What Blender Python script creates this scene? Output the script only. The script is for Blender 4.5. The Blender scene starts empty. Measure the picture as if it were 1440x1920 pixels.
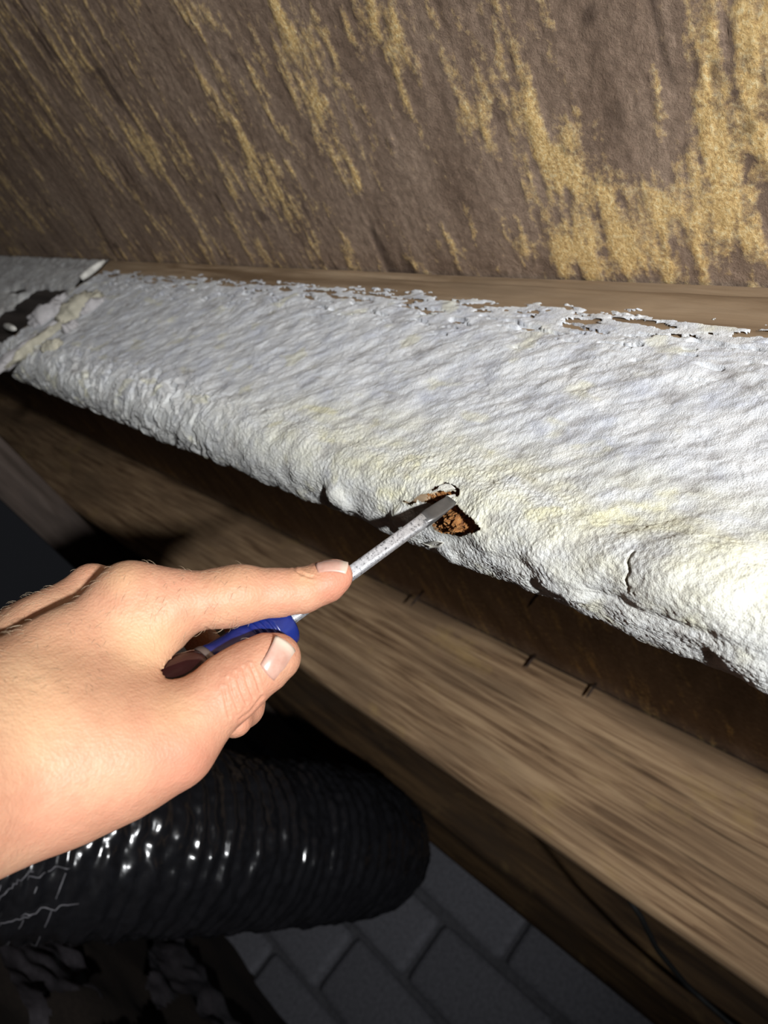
import bpy, math, random
import numpy as np
from mathutils import Vector, Matrix
from mathutils.bvhtree import BVHTree

random.seed(4)
rng = np.random.default_rng(7)
S = bpy.context.scene
COL = S.collection

# ------------------------------------------------------------------ camera
# World: X runs along the joists (to the viewer's right), Y away from the viewer
# across the joists, Z up.  The phone is held at the origin, tilted up and rolled.
B = np.array([[0.6550573329370347, -0.2559293765893531, 0.7109149349704252],
              [0.4115179130636349, -0.6682497052700762, -0.6197542566487196],
              [0.6336820163087868, 0.6985288008414838, -0.332422346724448]])
if np.linalg.det(B) < 0:
    raise RuntimeError('left handed camera')
FPX = 1400.0
cam = bpy.data.cameras.new('camera')
cam_o = bpy.data.objects.new('camera', cam)
COL.objects.link(cam_o)
M = Matrix([list(r) for r in B]).to_4x4()
cam_o.matrix_world = M
cam.sensor_fit = 'VERTICAL'
cam.sensor_height = 36.0
cam.lens = FPX / 1920 * 36.0
cam.clip_start = 0.01
cam.dof.use_dof = True
cam.dof.focus_distance = 0.34
cam.dof.aperture_fstop = 12.0
S.camera = cam_o

# ------------------------------------------------------------------ light
w = bpy.data.worlds.new('world')
S.world = w
w.use_nodes = True
w.node_tree.nodes['Background'].inputs[0].default_value = (0.9, 0.95, 1.1, 1)
w.node_tree.nodes['Background'].inputs[1].default_value = 0.008


def spot(name, loc, aim, energy, radius, size, blend, color=(1, 1, 1)):
    L = bpy.data.lights.new(name, 'SPOT')
    L.energy = energy
    L.shadow_soft_size = radius
    L.spot_size = math.radians(size)
    L.spot_blend = blend
    L.color = color
    o = bpy.data.objects.new(name, L)
    COL.objects.link(o)
    o.location = loc
    o.rotation_euler = (Vector(aim) - Vector(loc)).to_track_quat('-Z', 'Y').to_euler()
    return o


spot('flashlight', (0.71, -0.315, -0.06), (-0.50, 0.24, 0.22), 84, 0.02, 92, 1.0, (0.97, 0.985, 1.0))

S.view_settings.view_transform = 'Standard'
S.view_settings.look = 'None'
S.view_settings.gamma = 1
S.view_settings.use_curve_mapping = False
S.view_settings.exposure = 0.0

# ------------------------------------------------------------------ helpers
TOPZ, BOTZ = 0.33, 0.14        # joist top (subfloor) and underside
Y1, THK = 0.24, 0.045          # near face of first joist, joist thickness
FLOORZ = -0.5


def P(x, y, d):                # a point seen at photo pixel x,y at depth d, in camera axes
    return np.array([(x - 720) / FPX * d, -(y - 960) / FPX * d, -d])


def W(p):                      # camera axes -> world
    return np.asarray(p) @ B.T


def pix(world):                # world -> photo pixels
    c = np.asarray(world) @ B
    return 720 + FPX * c[..., 0] / -c[..., 2], 960 - FPX * c[..., 1] / -c[..., 2]


def ray(x, y):
    d = W(np.array([x - 720, -(y - 960), -FPX]))
    return d / np.linalg.norm(d)


def onY(x, y, Y):
    r = ray(x, y)
    return r * Y / r[1]


def onZ(x, y, Z):
    r = ray(x, y)
    return r * Z / r[2]


# gradient noise ----------------------------------------------------
_perm = np.random.default_rng(11).permutation(4096).astype(np.int32)
_perm2 = np.concatenate([_perm, _perm])
_ang = np.random.default_rng(12).random(4096) * 2 * np.pi
_gx, _gy = np.cos(_ang), np.sin(_ang)


def noise(x, y, seed=0):
    x = np.asarray(x, dtype=np.float64) + seed * 17.37
    y = np.asarray(y, dtype=np.float64) + seed * 9.71
    xi, yi = np.floor(x).astype(np.int64), np.floor(y).astype(np.int64)
    xf, yf = x - xi, y - yi
    u, v = xf * xf * xf * (xf * (xf * 6 - 15) + 10), yf * yf * yf * (yf * (yf * 6 - 15) + 10)

    def g(i, j, dx, dy):
        h = _perm2[(_perm2[i & 4095] + j) & 4095]
        return _gx[h] * dx + _gy[h] * dy
    a, b = g(xi, yi, xf, yf), g(xi + 1, yi, xf - 1, yf)
    c, d = g(xi, yi + 1, xf, yf - 1), g(xi + 1, yi + 1, xf - 1, yf - 1)
    return ((a + u * (b - a)) * (1 - v) + (c + u * (d - c)) * v) * 1.5


def fbm(x, y, o=4, seed=0, gain=0.5):
    s, a, t = 0, 1.0, 0
    for i in range(o):
        s = s + a * noise(x * 2 ** i, y * 2 ** i, seed + i)
        t += a
        a *= gain
    return s / t


def sstep(a, b, x):
    t = np.clip((x - a) / (b - a), 0, 1)
    return t * t * (3 - 2 * t)


def inpoly(px, py, poly):
    r = np.zeros(px.shape, bool)
    n = len(poly)
    for i in range(n):
        x0, y0 = poly[i]
        x1, y1 = poly[(i + 1) % n]
        c = ((y0 > py) != (y1 > py)) & (px < (x1 - x0) * (py - y0) / (y1 - y0 + 1e-12) + x0)
        r ^= c
    return r


def polydist(px, py, pts):     # distance to an open polyline
    d = np.full(np.shape(px), 1e9)
    for (x0, y0), (x1, y1) in zip(pts[:-1], pts[1:]):
        dx, dy = x1 - x0, y1 - y0
        t = np.clip(((px - x0) * dx + (py - y0) * dy) / (dx * dx + dy * dy + 1e-12), 0, 1)
        d = np.minimum(d, np.hypot(px - x0 - t * dx, py - y0 - t * dy))
    return d


# meshes --------------------------------------------------------------
def mesh_np(name, verts, quads, mat, parent=None, attr=None, smooth=True, tris=None):
    me = bpy.data.meshes.new(name)
    verts = np.asarray(verts, dtype=np.float32)
    quads = np.asarray(quads, dtype=np.int32)
    k = quads.shape[1]
    me.vertices.add(len(verts))
    off = np.zeros(3) if parent is None else np.array(parent.matrix_world.translation)
    me.vertices.foreach_set('co', (verts - off).astype(np.float32).ravel())
    me.loops.add(quads.size)
    me.loops.foreach_set('vertex_index', quads.ravel())
    me.polygons.add(len(quads))
    me.polygons.foreach_set('loop_start', np.arange(len(quads), dtype=np.int32) * k)
    if smooth:
        me.polygons.foreach_set('use_smooth', np.ones(len(quads), dtype=bool))
    me.update(calc_edges=True)
    if attr is not None:
        a = me.attributes.new('tint', 'FLOAT_COLOR', 'POINT')
        a.data.foreach_set('color', np.asarray(attr, dtype=np.float32).ravel())
    if mat:
        me.materials.append(mat)
    o = bpy.data.objects.new(name, me)
    COL.objects.link(o)
    if parent:
        o.parent = parent
    return o


def gridquads(n, m, keep=None):
    i = np.arange(n * m).reshape(n, m)
    q = np.stack([i[:-1, :-1], i[1:, :-1], i[1:, 1:], i[:-1, 1:]], -1)
    return (q[keep] if keep is not None else q.reshape(-1, 4))


def compact(v, q, *extra):
    u, inv = np.unique(q.ravel(), return_inverse=True)
    return (v[u], inv.reshape(q.shape)) + tuple(e[u] for e in extra)


def empty(name, loc, label=None, cat=None, group=None):
    o = bpy.data.objects.new(name, None)
    COL.objects.link(o)
    o.location = loc
    o.empty_display_size = 0.02
    tag(o, label, cat, group)
    bpy.context.view_layer.update()
    return o


def tag(o, label=None, cat=None, group=None, kind=None):
    if label: o['label'] = label
    if cat: o['category'] = cat
    if group: o['group'] = group
    if kind: o['kind'] = kind
    return o


def tube(pts, rad, n=10, cap=True):
    pts = np.asarray(pts, float)
    rad = np.broadcast_to(rad, (len(pts),))
    t = np.gradient(pts, axis=0)
    t /= np.linalg.norm(t, axis=1)[:, None] + 1e-12
    up = np.array([0.0, 0, 1]) if abs(t[0, 2]) < 0.9 else np.array([1.0, 0, 0])
    V = []
    a = np.cross(t[0], up)
    for i in range(len(pts)):
        a = a - t[i] * (a @ t[i])
        a /= np.linalg.norm(a)
        b = np.cross(t[i], a)
        th = np.arange(n) / n * 2 * np.pi
        V.append(pts[i] + rad[i] * (np.cos(th)[:, None] * a + np.sin(th)[:, None] * b))
    V = np.concatenate(V)
    q = []
    for i in range(len(pts) - 1):
        for j in range(n):
            k = (j + 1) % n
            q.append([i * n + j, i * n + k, (i + 1) * n + k, (i + 1) * n + j])
    if cap:
        for i0, s in ((0, 1), ((len(pts) - 1) * n, -1)):
            c = len(V)
            V = np.vstack([V, V[i0:i0 + n].mean(0)])
            for j in range(0, n, 2):
                f = [c, i0 + (j + 2) % n, i0 + j + 1, i0 + j]
                q.append(f if s > 0 else f[::-1])
    return V, np.array(q)


# materials -----------------------------------------------------------
def mat(name):
    m = bpy.data.materials.new(name)
    m.use_nodes = True
    nt = m.node_tree
    return m, nt, nt.nodes['Principled BSDF']


def N(nt, t, **k):
    n = nt.nodes.new(t)
    for a, b in k.items():
        setattr(n, a, b)
    return n


def coords(nt, scale, rot=(0, 0, 0), kind='Object'):
    tc = N(nt, 'ShaderNodeTexCoord')
    mp = N(nt, 'ShaderNodeMapping')
    mp.inputs['Scale'].default_value = scale
    mp.inputs['Rotation'].default_value = rot
    nt.links.new(tc.outputs[kind], mp.inputs[0])
    return mp.outputs[0]


def nz(nt, vec, scale=1.0, detail=6, rough=0.55, dist=0.0):
    n = N(nt, 'ShaderNodeTexNoise')
    n.inputs['Scale'].default_value = scale
    n.inputs['Detail'].default_value = detail
    n.inputs['Roughness'].default_value = rough
    n.inputs['Distortion'].default_value = dist
    nt.links.new(vec, n.inputs['Vector'])
    return n.outputs[0]


def ramp(nt, fac, stops):
    r = N(nt, 'ShaderNodeValToRGB')
    e = r.color_ramp.elements
    while len(e) < len(stops):
        e.new(0.5)
    for i, (p, c) in enumerate(stops):
        e[i].position = p
        e[i].color = (c[0], c[1], c[2], 1) if hasattr(c, '__len__') else (c, c, c, 1)
    nt.links.new(fac, r.inputs[0])
    return r.outputs[0]


def mix(nt, fac, a, b, mode='MIX'):
    n = N(nt, 'ShaderNodeMix', data_type='RGBA', blend_type=mode)
    for s, v in ((n.inputs[0], fac), (n.inputs[6], a), (n.inputs[7], b)):
        if hasattr(v, 'is_output'):
            nt.links.new(v, s)
        elif hasattr(v, '__len__'):
            s.default_value = (v[0], v[1], v[2], 1)
        else:
            s.default_value = v
    return n.outputs[2]


def math_(nt, op, a, b=0.5):
    n = N(nt, 'ShaderNodeMath', operation=op)
    for s, v in ((n.inputs[0], a), (n.inputs[1], b)):
        if hasattr(v, 'is_output'):
            nt.links.new(v, s)
        else:
            s.default_value = v
    return n.outputs[0]


def bump(nt, bs, h, dist, strength=1.0, prev=None):
    b = N(nt, 'ShaderNodeBump')
    b.inputs['Distance'].default_value = dist
    b.inputs['Strength'].default_value = strength
    nt.links.new(h, b.inputs['Height'])
    if prev is not None:
        nt.links.new(prev, b.inputs['Normal'])
    if bs is not None:
        nt.links.new(b.outputs[0], bs.inputs['Normal'])
    return b.outputs[0]


def tint(nt):
    a = N(nt, 'ShaderNodeAttribute', attribute_name='tint')
    s = N(nt, 'ShaderNodeSeparateColor')
    nt.links.new(a.outputs['Color'], s.inputs[0])
    return s.outputs


def setp(bs, **k):
    for a, b in k.items():
        s = bs.inputs[a.replace('_', ' ')]
        s.default_value = (b[0], b[1], b[2], 1) if hasattr(b, '__len__') and len(b) == 3 and s.type == 'RGBA' else b


def plain(name, col, rough=0.6, metal=0.0, **k):
    m, nt, bs = mat(name)
    v = nz(nt, coords(nt, (1, 1, 1)), 90, 5)
    c = ramp(nt, v, [(0.3, [x * 0.75 for x in col]), (0.7, [min(1, x * 1.2) for x in col])])
    nt.links.new(c, bs.inputs['Base Color'])
    setp(bs, Roughness=rough, Metallic=metal, **k)
    return m


def wood(name, dark, mid, light, mold=0.0, grain=1.0, axis=0, fine=1.0):
    m, nt, bs = mat(name)
    sc = [14, 14, 14]
    sc[axis] = 1.1
    v = coords(nt, (sc[0] * 4 * fine ** .3, sc[1] * 4 * fine, sc[2] * 4 * fine))
    g = nz(nt, v, 1.0, 8, 0.62, 0.6)
    big = nz(nt, coords(nt, (3 if axis == 0 else 9,) * 1 + (9 if axis == 0 else 3, 12)), 1.0, 4, 0.6, 0.4)
    c = ramp(nt, g, [(0.36, dark), (0.5, mid), (0.64, light)])
    c = mix(nt, ramp(nt, big, [(0.42, 0.0), (0.62, 0.75)]), c, [x * 0.62 + 0.01 for x in mid])
    sp = nz(nt, coords(nt, (sc[0] * 2.2, sc[1] * 6, sc[2] * 6)), 1.0, 3, 0.6)
    c = mix(nt, ramp(nt, sp, [(0.62, 0.0), (0.72, 0.8)]), c, [x * 0.5 for x in dark])
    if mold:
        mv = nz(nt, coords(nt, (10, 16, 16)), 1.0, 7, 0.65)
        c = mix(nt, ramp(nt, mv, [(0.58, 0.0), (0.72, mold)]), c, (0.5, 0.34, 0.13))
    nt.links.new(c, bs.inputs['Base Color'])
    setp(bs, Roughness=0.85, Specular_IOR_Level=0.25)
    bump(nt, bs, g, 0.0012 * grain, 0.8)
    return m


# fungus
def make_fungus():
    m, nt, bs = mat('fungal_mat')
    t = tint(nt)
    v = coords(nt, (1, 1, 1))
    n1 = nz(nt, v, 60, 6, 0.6)
    base = ramp(nt, n1, [(0.3, (0.56, 0.58, 0.64)), (0.5, (0.71, 0.725, 0.745)), (0.7, (0.81, 0.815, 0.81))])
    n2 = nz(nt, v, 140, 5, 0.65)
    yf = math_(nt, 'MULTIPLY', t[0], ramp(nt, n2, [(0.25, 0.55), (0.6, 1.0)]))
    c = mix(nt, yf, base, (0.79, 0.76, 0.53))
    gf = math_(nt, 'MULTIPLY', t[1], ramp(nt, n2, [(0.35, 0.35), (0.62, 1.0)]))
    c = mix(nt, gf, c, (0.24, 0.215, 0.20))
    c = mix(nt, t[2], c, (0.26, 0.21, 0.09))
    nt.links.new(c, bs.inputs['Base Color'])
    setp(bs, Roughness=0.95, Specular_IOR_Level=0.1, Sheen_Weight=0.15)
    f1 = nz(nt, v, 420, 4, 0.6)
    f2 = nz(nt, v, 1300, 3, 0.6)
    b1 = bump(nt, None, f1, 0.0008, 0.15)
    bump(nt, bs, f2, 0.0008, 0.8, b1)
    return m


FUNGUS = make_fungus()
WOOD1 = wood('bare_joist_mat', (0.17, 0.105, 0.055), (0.33, 0.23, 0.14), (0.46, 0.34, 0.22))
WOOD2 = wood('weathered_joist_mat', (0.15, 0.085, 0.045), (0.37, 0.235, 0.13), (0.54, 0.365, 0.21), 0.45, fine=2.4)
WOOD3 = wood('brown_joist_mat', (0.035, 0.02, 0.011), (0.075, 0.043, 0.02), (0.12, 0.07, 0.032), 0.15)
WOODG = wood('girder_mat', (0.10, 0.075, 0.06), (0.16, 0.12, 0.10), (0.2, 0.155, 0.13), 0, 0.6, 1)


def make_rot():
    m, nt, bs = mat('rotten_wood_mat')
    v = coords(nt, (300, 300, 300))
    a = nz(nt, v, 1.0, 6, 0.65, 0.5)
    c = ramp(nt, a, [(0.3, (0.10, 0.032, 0.008)), (0.5, (0.33, 0.135, 0.035)), (0.72, (0.55, 0.29, 0.10))])
    f = nz(nt, coords(nt, (160, 900, 900)), 1.0, 3, 0.6)
    c = mix(nt, ramp(nt, f, [(0.66, 0.0), (0.7, 0.6)]), c, (0.75, 0.62, 0.42))
    nt.links.new(c, bs.inputs['Base Color'])
    setp(bs, Roughness=0.8)
    bump(nt, bs, a, 0.0015)
    return m


ROT = make_rot()


def make_subfloor():
    m, nt, bs = mat('subfloor_mat')
    t = tint(nt)
    v = coords(nt, (1, 1, 1))
    n0 = nz(nt, coords(nt, (28, 9, 9)), 1.0, 6, 0.6, 0.4)
    n1 = nz(nt, v, 160, 8, 0.72)
    base = ramp(nt, n0, [(0.3, (0.205, 0.138, 0.095)), (0.5, (0.315, 0.222, 0.158)), (0.7, (0.40, 0.29, 0.21))])
    base = mix(nt, 0.7, base, ramp(nt, n1, [(0.3, (0.45, 0.43, 0.42)), (0.7, (1.25, 1.25, 1.25))]), 'MULTIPLY')
    gm = math_(nt, 'ADD', t[0], math_(nt, 'MULTIPLY', math_(nt, 'SUBTRACT', n1, 0.5), 1.5))
    n3 = nz(nt, v, 420, 6, 0.7)
    gold = ramp(nt, n3, [(0.3, (0.42, 0.245, 0.095)), (0.5, (0.82, 0.56, 0.23)), (0.68, (0.96, 0.80, 0.46))])
    c = mix(nt, ramp(nt, gm, [(0.30, 0.0), (0.78, 0.95)]), base, gold)
    c = mix(nt, t[1], c, (0.05, 0.03, 0.022))
    nt.links.new(c, bs.inputs['Base Color'])
    setp(bs, Roughness=0.7, Specular_IOR_Level=0.35)
    b1 = bump(nt, None, n1, 0.003, 0.5)
    bump(nt, bs, n3, 0.001, 0.6, b1)
    return m


SUBFLOOR = make_subfloor()


def make_skin():
    m, nt, bs = mat('skin_mat')
    t = tint(nt)
    v = coords(nt, (1, 1, 1))
    n1 = nz(nt, v, 45, 5, 0.6)
    n2 = nz(nt, v, 260, 5, 0.65)
    c = ramp(nt, n1, [(0.32, (0.53, 0.265, 0.165)), (0.5, (0.60, 0.32, 0.20)), (0.68, (0.65, 0.385, 0.24))])
    c = mix(nt, ramp(nt, n2, [(0.42, 0.0), (0.7, 0.22)]), c, (0.50, 0.20, 0.12))
    c = mix(nt, t[0], c, (0.66, 0.245, 0.165))
    c = mix(nt, t[1], c, (0.68, 0.45, 0.24))
    nt.links.new(c, bs.inputs['Base Color'])
    setp(bs, Roughness=0.5, Specular_IOR_Level=0.35, Subsurface_Weight=0.18, Subsurface_Scale=0.004)
    bs.inputs['Subsurface Radius'].default_value = (1.0, 0.35, 0.2)
    vo = N(nt, 'ShaderNodeTexVoronoi')
    vo.inputs['Scale'].default_value = 900
    nt.links.new(v, vo.inputs['Vector'])
    b1 = bump(nt, None, vo.outputs['Distance'], 0.0004, 0.35)
    bump(nt, bs, n2, 0.0008, 0.45, b1)
    return m


SKIN = make_skin()


def make_nail():
    m, nt, bs = mat('nail_plate_mat')
    t = tint(nt)
    n = nz(nt, coords(nt, (1, 1, 1)), 200, 4)
    c = ramp(nt, n, [(0.35, (0.52, 0.29, 0.22)), (0.65, (0.62, 0.38, 0.30))])
    c = mix(nt, t[0], c, (0.66, 0.52, 0.41))
    nt.links.new(c, bs.inputs['Base Color'])
    setp(bs, Roughness=0.32, Subsurface_Weight=0.1, Subsurface_Scale=0.002)
    return m


NAIL = make_nail()
STEEL = None


def make_steel():
    m, nt, bs = mat('worn_steel_mat')
    v = coords(nt, (1, 1, 1))
    n = nz(nt, v, 700, 4, 0.7)
    c = ramp(nt, n, [(0.36, (0.16, 0.16, 0.17)), (0.46, (0.62, 0.62, 0.64)), (0.7, (0.85, 0.85, 0.87))])
    nt.links.new(c, bs.inputs['Base Color'])
    setp(bs, Metallic=0.55, Roughness=0.42)
    bump(nt, bs, n, 0.0002, 0.5)
    return m


STEEL = make_steel()
DARKSTEEL = plain('dark_steel_mat', (0.22, 0.215, 0.21), 0.45, 0.7)
BLUE = plain('blue_plastic_mat', (0.012, 0.024, 0.17), 0.3)
RED = plain('dark_red_plastic_mat', (0.022, 0.0045, 0.005), 0.14)
RUST = plain('rusty_nail_mat', (0.10, 0.07, 0.055), 0.6, 0.6)
DIRT = plain('dirt_mat', (0.05, 0.035, 0.026), 0.95)
SHEET = plain('plastic_sheet_mat', (0.10, 0.09, 0.10), 0.4)
BLOCK = plain('block_mat', (0.24, 0.24, 0.27), 0.9)
MORTAR = plain('mortar_mat', (0.15, 0.15, 0.165), 0.95)
DUCT = plain('black_plastic_mat', (0.012, 0.012, 0.014), 0.2, 0.0, Specular_IOR_Level=0.9)
THREAD = plain('thread_mat', (0.16, 0.155, 0.17), 0.35)
CABLE = plain('cable_mat', (0.012, 0.012, 0.012), 0.5)
SLIVER = plain('sliver_mat', (0.62, 0.60, 0.55), 0.8)
CREAM = plain('torn_skin_mat', (0.80, 0.78, 0.70), 0.9)

# ------------------------------------------------------------------ setting
# ceiling : stained subfloor sheet
xs = np.unique(np.concatenate([np.arange(-3.4, -1.9, 0.05), np.arange(-1.9, 0.12, 0.0022), np.arange(0.12, 0.9, 0.03)]))
ys = np.unique(np.concatenate([np.arange(-0.9, -0.12, 0.04), np.arange(-0.12, 0.245, 0.0022), np.arange(0.25, 2.35, 0.03)]))
X, Y = np.meshgrid(xs, ys, indexing='ij')
near = (Y < 0.246)
str1 = fbm(X / 0.03 + 0.25 * noise(Y / 0.05, X / 0.05, 5), Y / 0.085, 4, 21)
str2 = fbm(X / 0.012, Y / 0.05, 4, 31)
big = fbm(X / 0.16, Y / 0.10, 3, 41)
gold = 0.20 + 0.50 * str1 + 0.55 * str2 + 0.22 * big + 0.45 * fbm(X / 0.006, Y / 0.022, 3, 35)
# large bright patches where the stain has flaked, by their places on the sheet
for px, py, rx, ry, a in [(960, 230, .030, .045, .32), (1110, 350, .030, .028, .42), (1370, 270, .040, .05, .42), (1390, 90, .03, .03, .25),
                          (1240, 420, .020, .03, .25), (980, 470, .030, .02, .35), (1150, 480, .04, .015, .2), (1370, 480, .06, .03, .3),
                          (730, 110, .012, .06, .38), (540, 70, .02, .05, .32), (640, 280, .014, .03, .3), (430, 220, .02, .05, .3),
                          (260, 270, .03, .04, .25), (90, 60, .05, .03, .2), (830, 480, .03, .02, .25), (620, 480, .03, .02, .2),
                          (1180, 150, .03, .05, -.25), (820, 350, .05, .05, -.28), (1000, 60, .05, .03, -.12), (160, 400, .12, .05, -.12),
                          (700, 430, .05, .03, -.2), (1190, 280, .012, .06, -.25)]:
    c = onZ(px, py, TOPZ)
    dd = ((X - c[0]) / rx) ** 2 + ((Y - c[1]) / ry) ** 2
    gold = gold + a * np.exp(-dd * 0.8) * (0.95 + 0.7 * str2 if a > 0 else 1)
spots = sstep(0.52, 0.62, fbm(X / 0.02, Y / 0.03, 2, 51)) * 0.5
crev = sstep(0.09, 0.0, np.abs(fbm(X / 0.045, Y / 0.35, 2, 61) - 0.33)) * sstep(0.05, .3, fbm(X / .1, Y / .06, 2, 71)) * 0.7
relief = 0.0007 * str1 + 0.0005 * str2 + 0.0005 * sstep(0.35, 0.6, gold) - 0.001 * crev + 0.0007 * fbm(X / 0.005, Y / 0.009, 3, 81)
Z = TOPZ + 0.002 - np.where(near, relief, 0)
att = np.stack([np.clip(gold, 0, 1), np.clip(np.maximum(spots, crev) * near, 0, 1), 0 * X, 0 * X + 1], -1)
o = mesh_np('ceiling', np.stack([X, Y, Z], -1).reshape(-1, 3), gridquads(len(xs), len(ys))[:, ::-1], SUBFLOOR, None, att.reshape(-1, 4))
tag(o, kind='structure')

# floor : dirt
xs = np.arange(-3.4, 0.9, 0.03)
ys = np.arange(-0.9, 2.4, 0.03)
X, Y = np.meshgrid(xs, ys, indexing='ij')
Z = FLOORZ + 0.03 * fbm(X / 0.3, Y / 0.3, 5, 3)
o = mesh_np('floor', np.stack([X, Y, Z], -1).reshape(-1, 3), gridquads(len(xs), len(ys)), DIRT)
tag(o, kind='structure')

# back wall : concrete blocks in running bond on a mortar core
YW = 2.26


def boxv(x0, x1, y0, y1, z0, z1, bev=0.006):
    import bmesh
    bm = bmesh.new()
    bmesh.ops.create_cube(bm, size=1)
    for v in bm.verts:
        v.co = Vector((x0 + (v.co.x + .5) * (x1 - x0), y0 + (v.co.y + .5) * (y1 - y0), z0 + (v.co.z + .5) * (z1 - z0)))
    if bev:
        bmesh.ops.bevel(bm, geom=bm.edges[:], offset=bev, segments=2, profile=0.6, affect='EDGES')
    return bm


def bm_obj(name, bm, m, parent=None, smooth=False):
    me = bpy.data.meshes.new(name)
    off = Vector((0, 0, 0)) if parent is None else parent.matrix_world.translation
    for v in bm.verts:
        v.co -= off
    bm.to_mesh(me)
    bm.free()
    if smooth:
        for p in me.polygons:
            p.use_smooth = True
    me.materials.append(m)
    o = bpy.data.objects.new(name, me)
    COL.objects.link(o)
    if parent:
        o.parent = parent
    return o


core = bm_obj('wall_back', boxv(-3.4, 0.9, YW + 0.012, YW + 0.2, FLOORZ - 0.05, TOPZ, 0), MORTAR)
tag(core, kind='structure')
blk = None
bl, bh, jt = 0.40, 0.19, 0.014
for r in range(5):
    ztop = 0.21 - r * (bh + jt)
    off = -0.94 if r % 2 == 0 else -0.94 - 0.21
    for i in range(-6, 6):
        xc = off + (i + 0.5) * (bl + jt)
        if xc < -3.1 or xc > 0.7:
            continue
        if blk is None:
            blk = bm_obj('concrete_block', boxv(-bl / 2, bl / 2, 0, 0.10, -bh, 0, 0.024), BLOCK, core, True)
            b_ = blk
        else:
            b_ = blk.copy()
            COL.objects.link(b_)
            b_.parent = core
        b_.location = (xc + random.uniform(-.006, .006), YW - 0.01 + random.uniform(-.006, .006), ztop + random.uniform(-.005, .005))
        b_.rotation_euler = (0, random.uniform(-.03, .03), random.uniform(-.02, .02))


# ------------------------------------------------------------------ joists
def profile(v, r=0.018, y0=Y1, th=THK, zt=TOPZ, zb=BOTZ):
    """point and outward normal at arc length v: down the near face, round the crest, along the underside, up the back"""
    a = (zt - zb) - r
    b = a + r * math.pi / 2
    c = b + th - 2 * r
    d = c + r * math.pi / 2
    p = np.zeros(v.shape + (2,))
    n = np.zeros(v.shape + (2,))
    m = v <= a
    p[m] = np.stack([np.full(m.sum(), y0), zt - v[m]], -1)
    n[m] = (-1, 0)
    m = (v > a) & (v <= b)
    t = (v[m] - a) / r
    p[m] = np.stack([y0 + r - r * np.cos(t), zb + r - r * np.sin(t)], -1)
    n[m] = np.stack([-np.cos(t), -np.sin(t)], -1)
    m = (v > b) & (v <= c)
    p[m] = np.stack([y0 + r + v[m] - b, np.full(m.sum(), zb)], -1)
    n[m] = (0, -1)
    m = (v > c) & (v <= d)
    t = (v[m] - c) / r
    p[m] = np.stack([y0 + th - r + r * np.sin(t), zb + r - r * np.cos(t)], -1)
    n[m] = np.stack([np.sin(t), -np.cos(t)], -1)
    m = v > d
    p[m] = np.stack([np.full(m.sum(), y0 + th), zb + r + v[m] - d], -1)
    n[m] = (1, 0)
    return p, n, (a, b, c, d)


_, _, (VA, VB, VC, VD) = profile(np.zeros(1))
VEND = VD + 0.19 - 0.018
VMID = (VA + VB) / 2


def spaced(a, b, fn):
    out = [a]
    while out[-1] < b:
        out.append(out[-1] + fn(out[-1]))
    return np.array(out)


HX = -0.237                    # where the tear is along the joist
jx = spaced(-1.02, 0.42, lambda x: 0.0003 if abs(x - HX) < 0.026 else
            (0.00042 if abs(x - HX) < 0.06 else min(0.0022, 0.00075 + 0.0012 * max(0, -x - 0.35))) if x < -0.02 else 0.003)
jv = spaced(0.0, VD + 0.02, lambda v: 0.0003 if abs(v - VMID) < 0.024 else 0.00075)
GX, GV = np.meshgrid(jx, jv, indexing='ij')
pv, nv, _ = profile(jv)


def surf(h):
    yz = pv[None] + nv[None] * h[..., None]
    return np.concatenate([GX[..., None], yz], -1)


base = surf(np.zeros(GX.shape))
PX, PY = pix(base)


def at_surface(px, py):
    d = (PX - px) ** 2 + (PY - py) ** 2 + 1e4 * (GV > VC)
    i = np.unravel_index(np.argmin(d), d.shape)
    return GX[i], GV[i]


Zl = 0.006
faceT = sstep(VA - 0.02, VB, GV)          # 0 on the face, 1 past the crest
# coverage : ragged fringe a few cm below the subfloor
edge = 0.022 + 0.010 * sstep(-0.45, -0.1, GX) + 0.011 * fbm(GX / 0.03, GV / 0.006, 4, 101) + 0.006 * fbm(GX / 0.008, GV / 0.0035, 3, 105)
cov = sstep(-0.0005, 0.004, GV - edge)
fr = sstep(0.05, 0.0, GV - edge)
bare = sstep(0.16, 0.26, fbm(GX / 0.03, GV / 0.0055, 4, 111) + 0.20 * fr - 0.10) * sstep(0.06, 0.01, GV - edge)
thinfr = 0.22 + 0.78 * sstep(0.0, 0.045, GV - edge)
cov = cov * (1 - bare)
AL, AC = GX * 0.82 - GV * 0.57, GX * 0.57 + GV * 0.82
lump = fbm(AL / 0.055, AC / 0.030, 3, 121)
lump2 = fbm(AL / 0.024, AC / 0.0115, 4, 131)
rip = fbm(AL / 0.0085, AC / 0.0042, 3, 141)
fine = fbm(GX / 0.0022, GV / 0.0022, 3, 151)
grain = noise(GX / 0.0008, GV / 0.0008, 161)
far = sstep(-0.36, -0.62, GX)
lowm = sstep(VA - 0.045, VA - 0.005, GV)
h = 0.0042 + 0.0012 * faceT + 0.0022 * lump + 0.0017 * lump2 * (1 - 0.3 * faceT) + 0.0004 * rip * (1 - .8 * lowm) \
    + 0.00018 * fine + 0.00012 * grain * (0.5 + lowm)
crev2 = sstep(0.11, 0.0, np.abs(fbm(GX / 0.02 - GV / 0.045, GV / 0.013, 4, 145))) * sstep(VA - 0.01, VA - 0.06, GV) * sstep(-0.1, 0.25, fbm(GX / 0.05, GV / 0.04, 2, 147))
h -= 0.0003 * crev2
# folds that turn round the crest further away
fold = fbm(GX / 0.022 + 1.3 * np.abs(GV - VMID) / 0.022 + 0.7 * lump2, GV / 0.035, 3, 171)
h += far * sstep(VA - 0.035, VA, GV) * (0.0034 * (0.8 - np.abs(fold) * 2.6))
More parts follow.
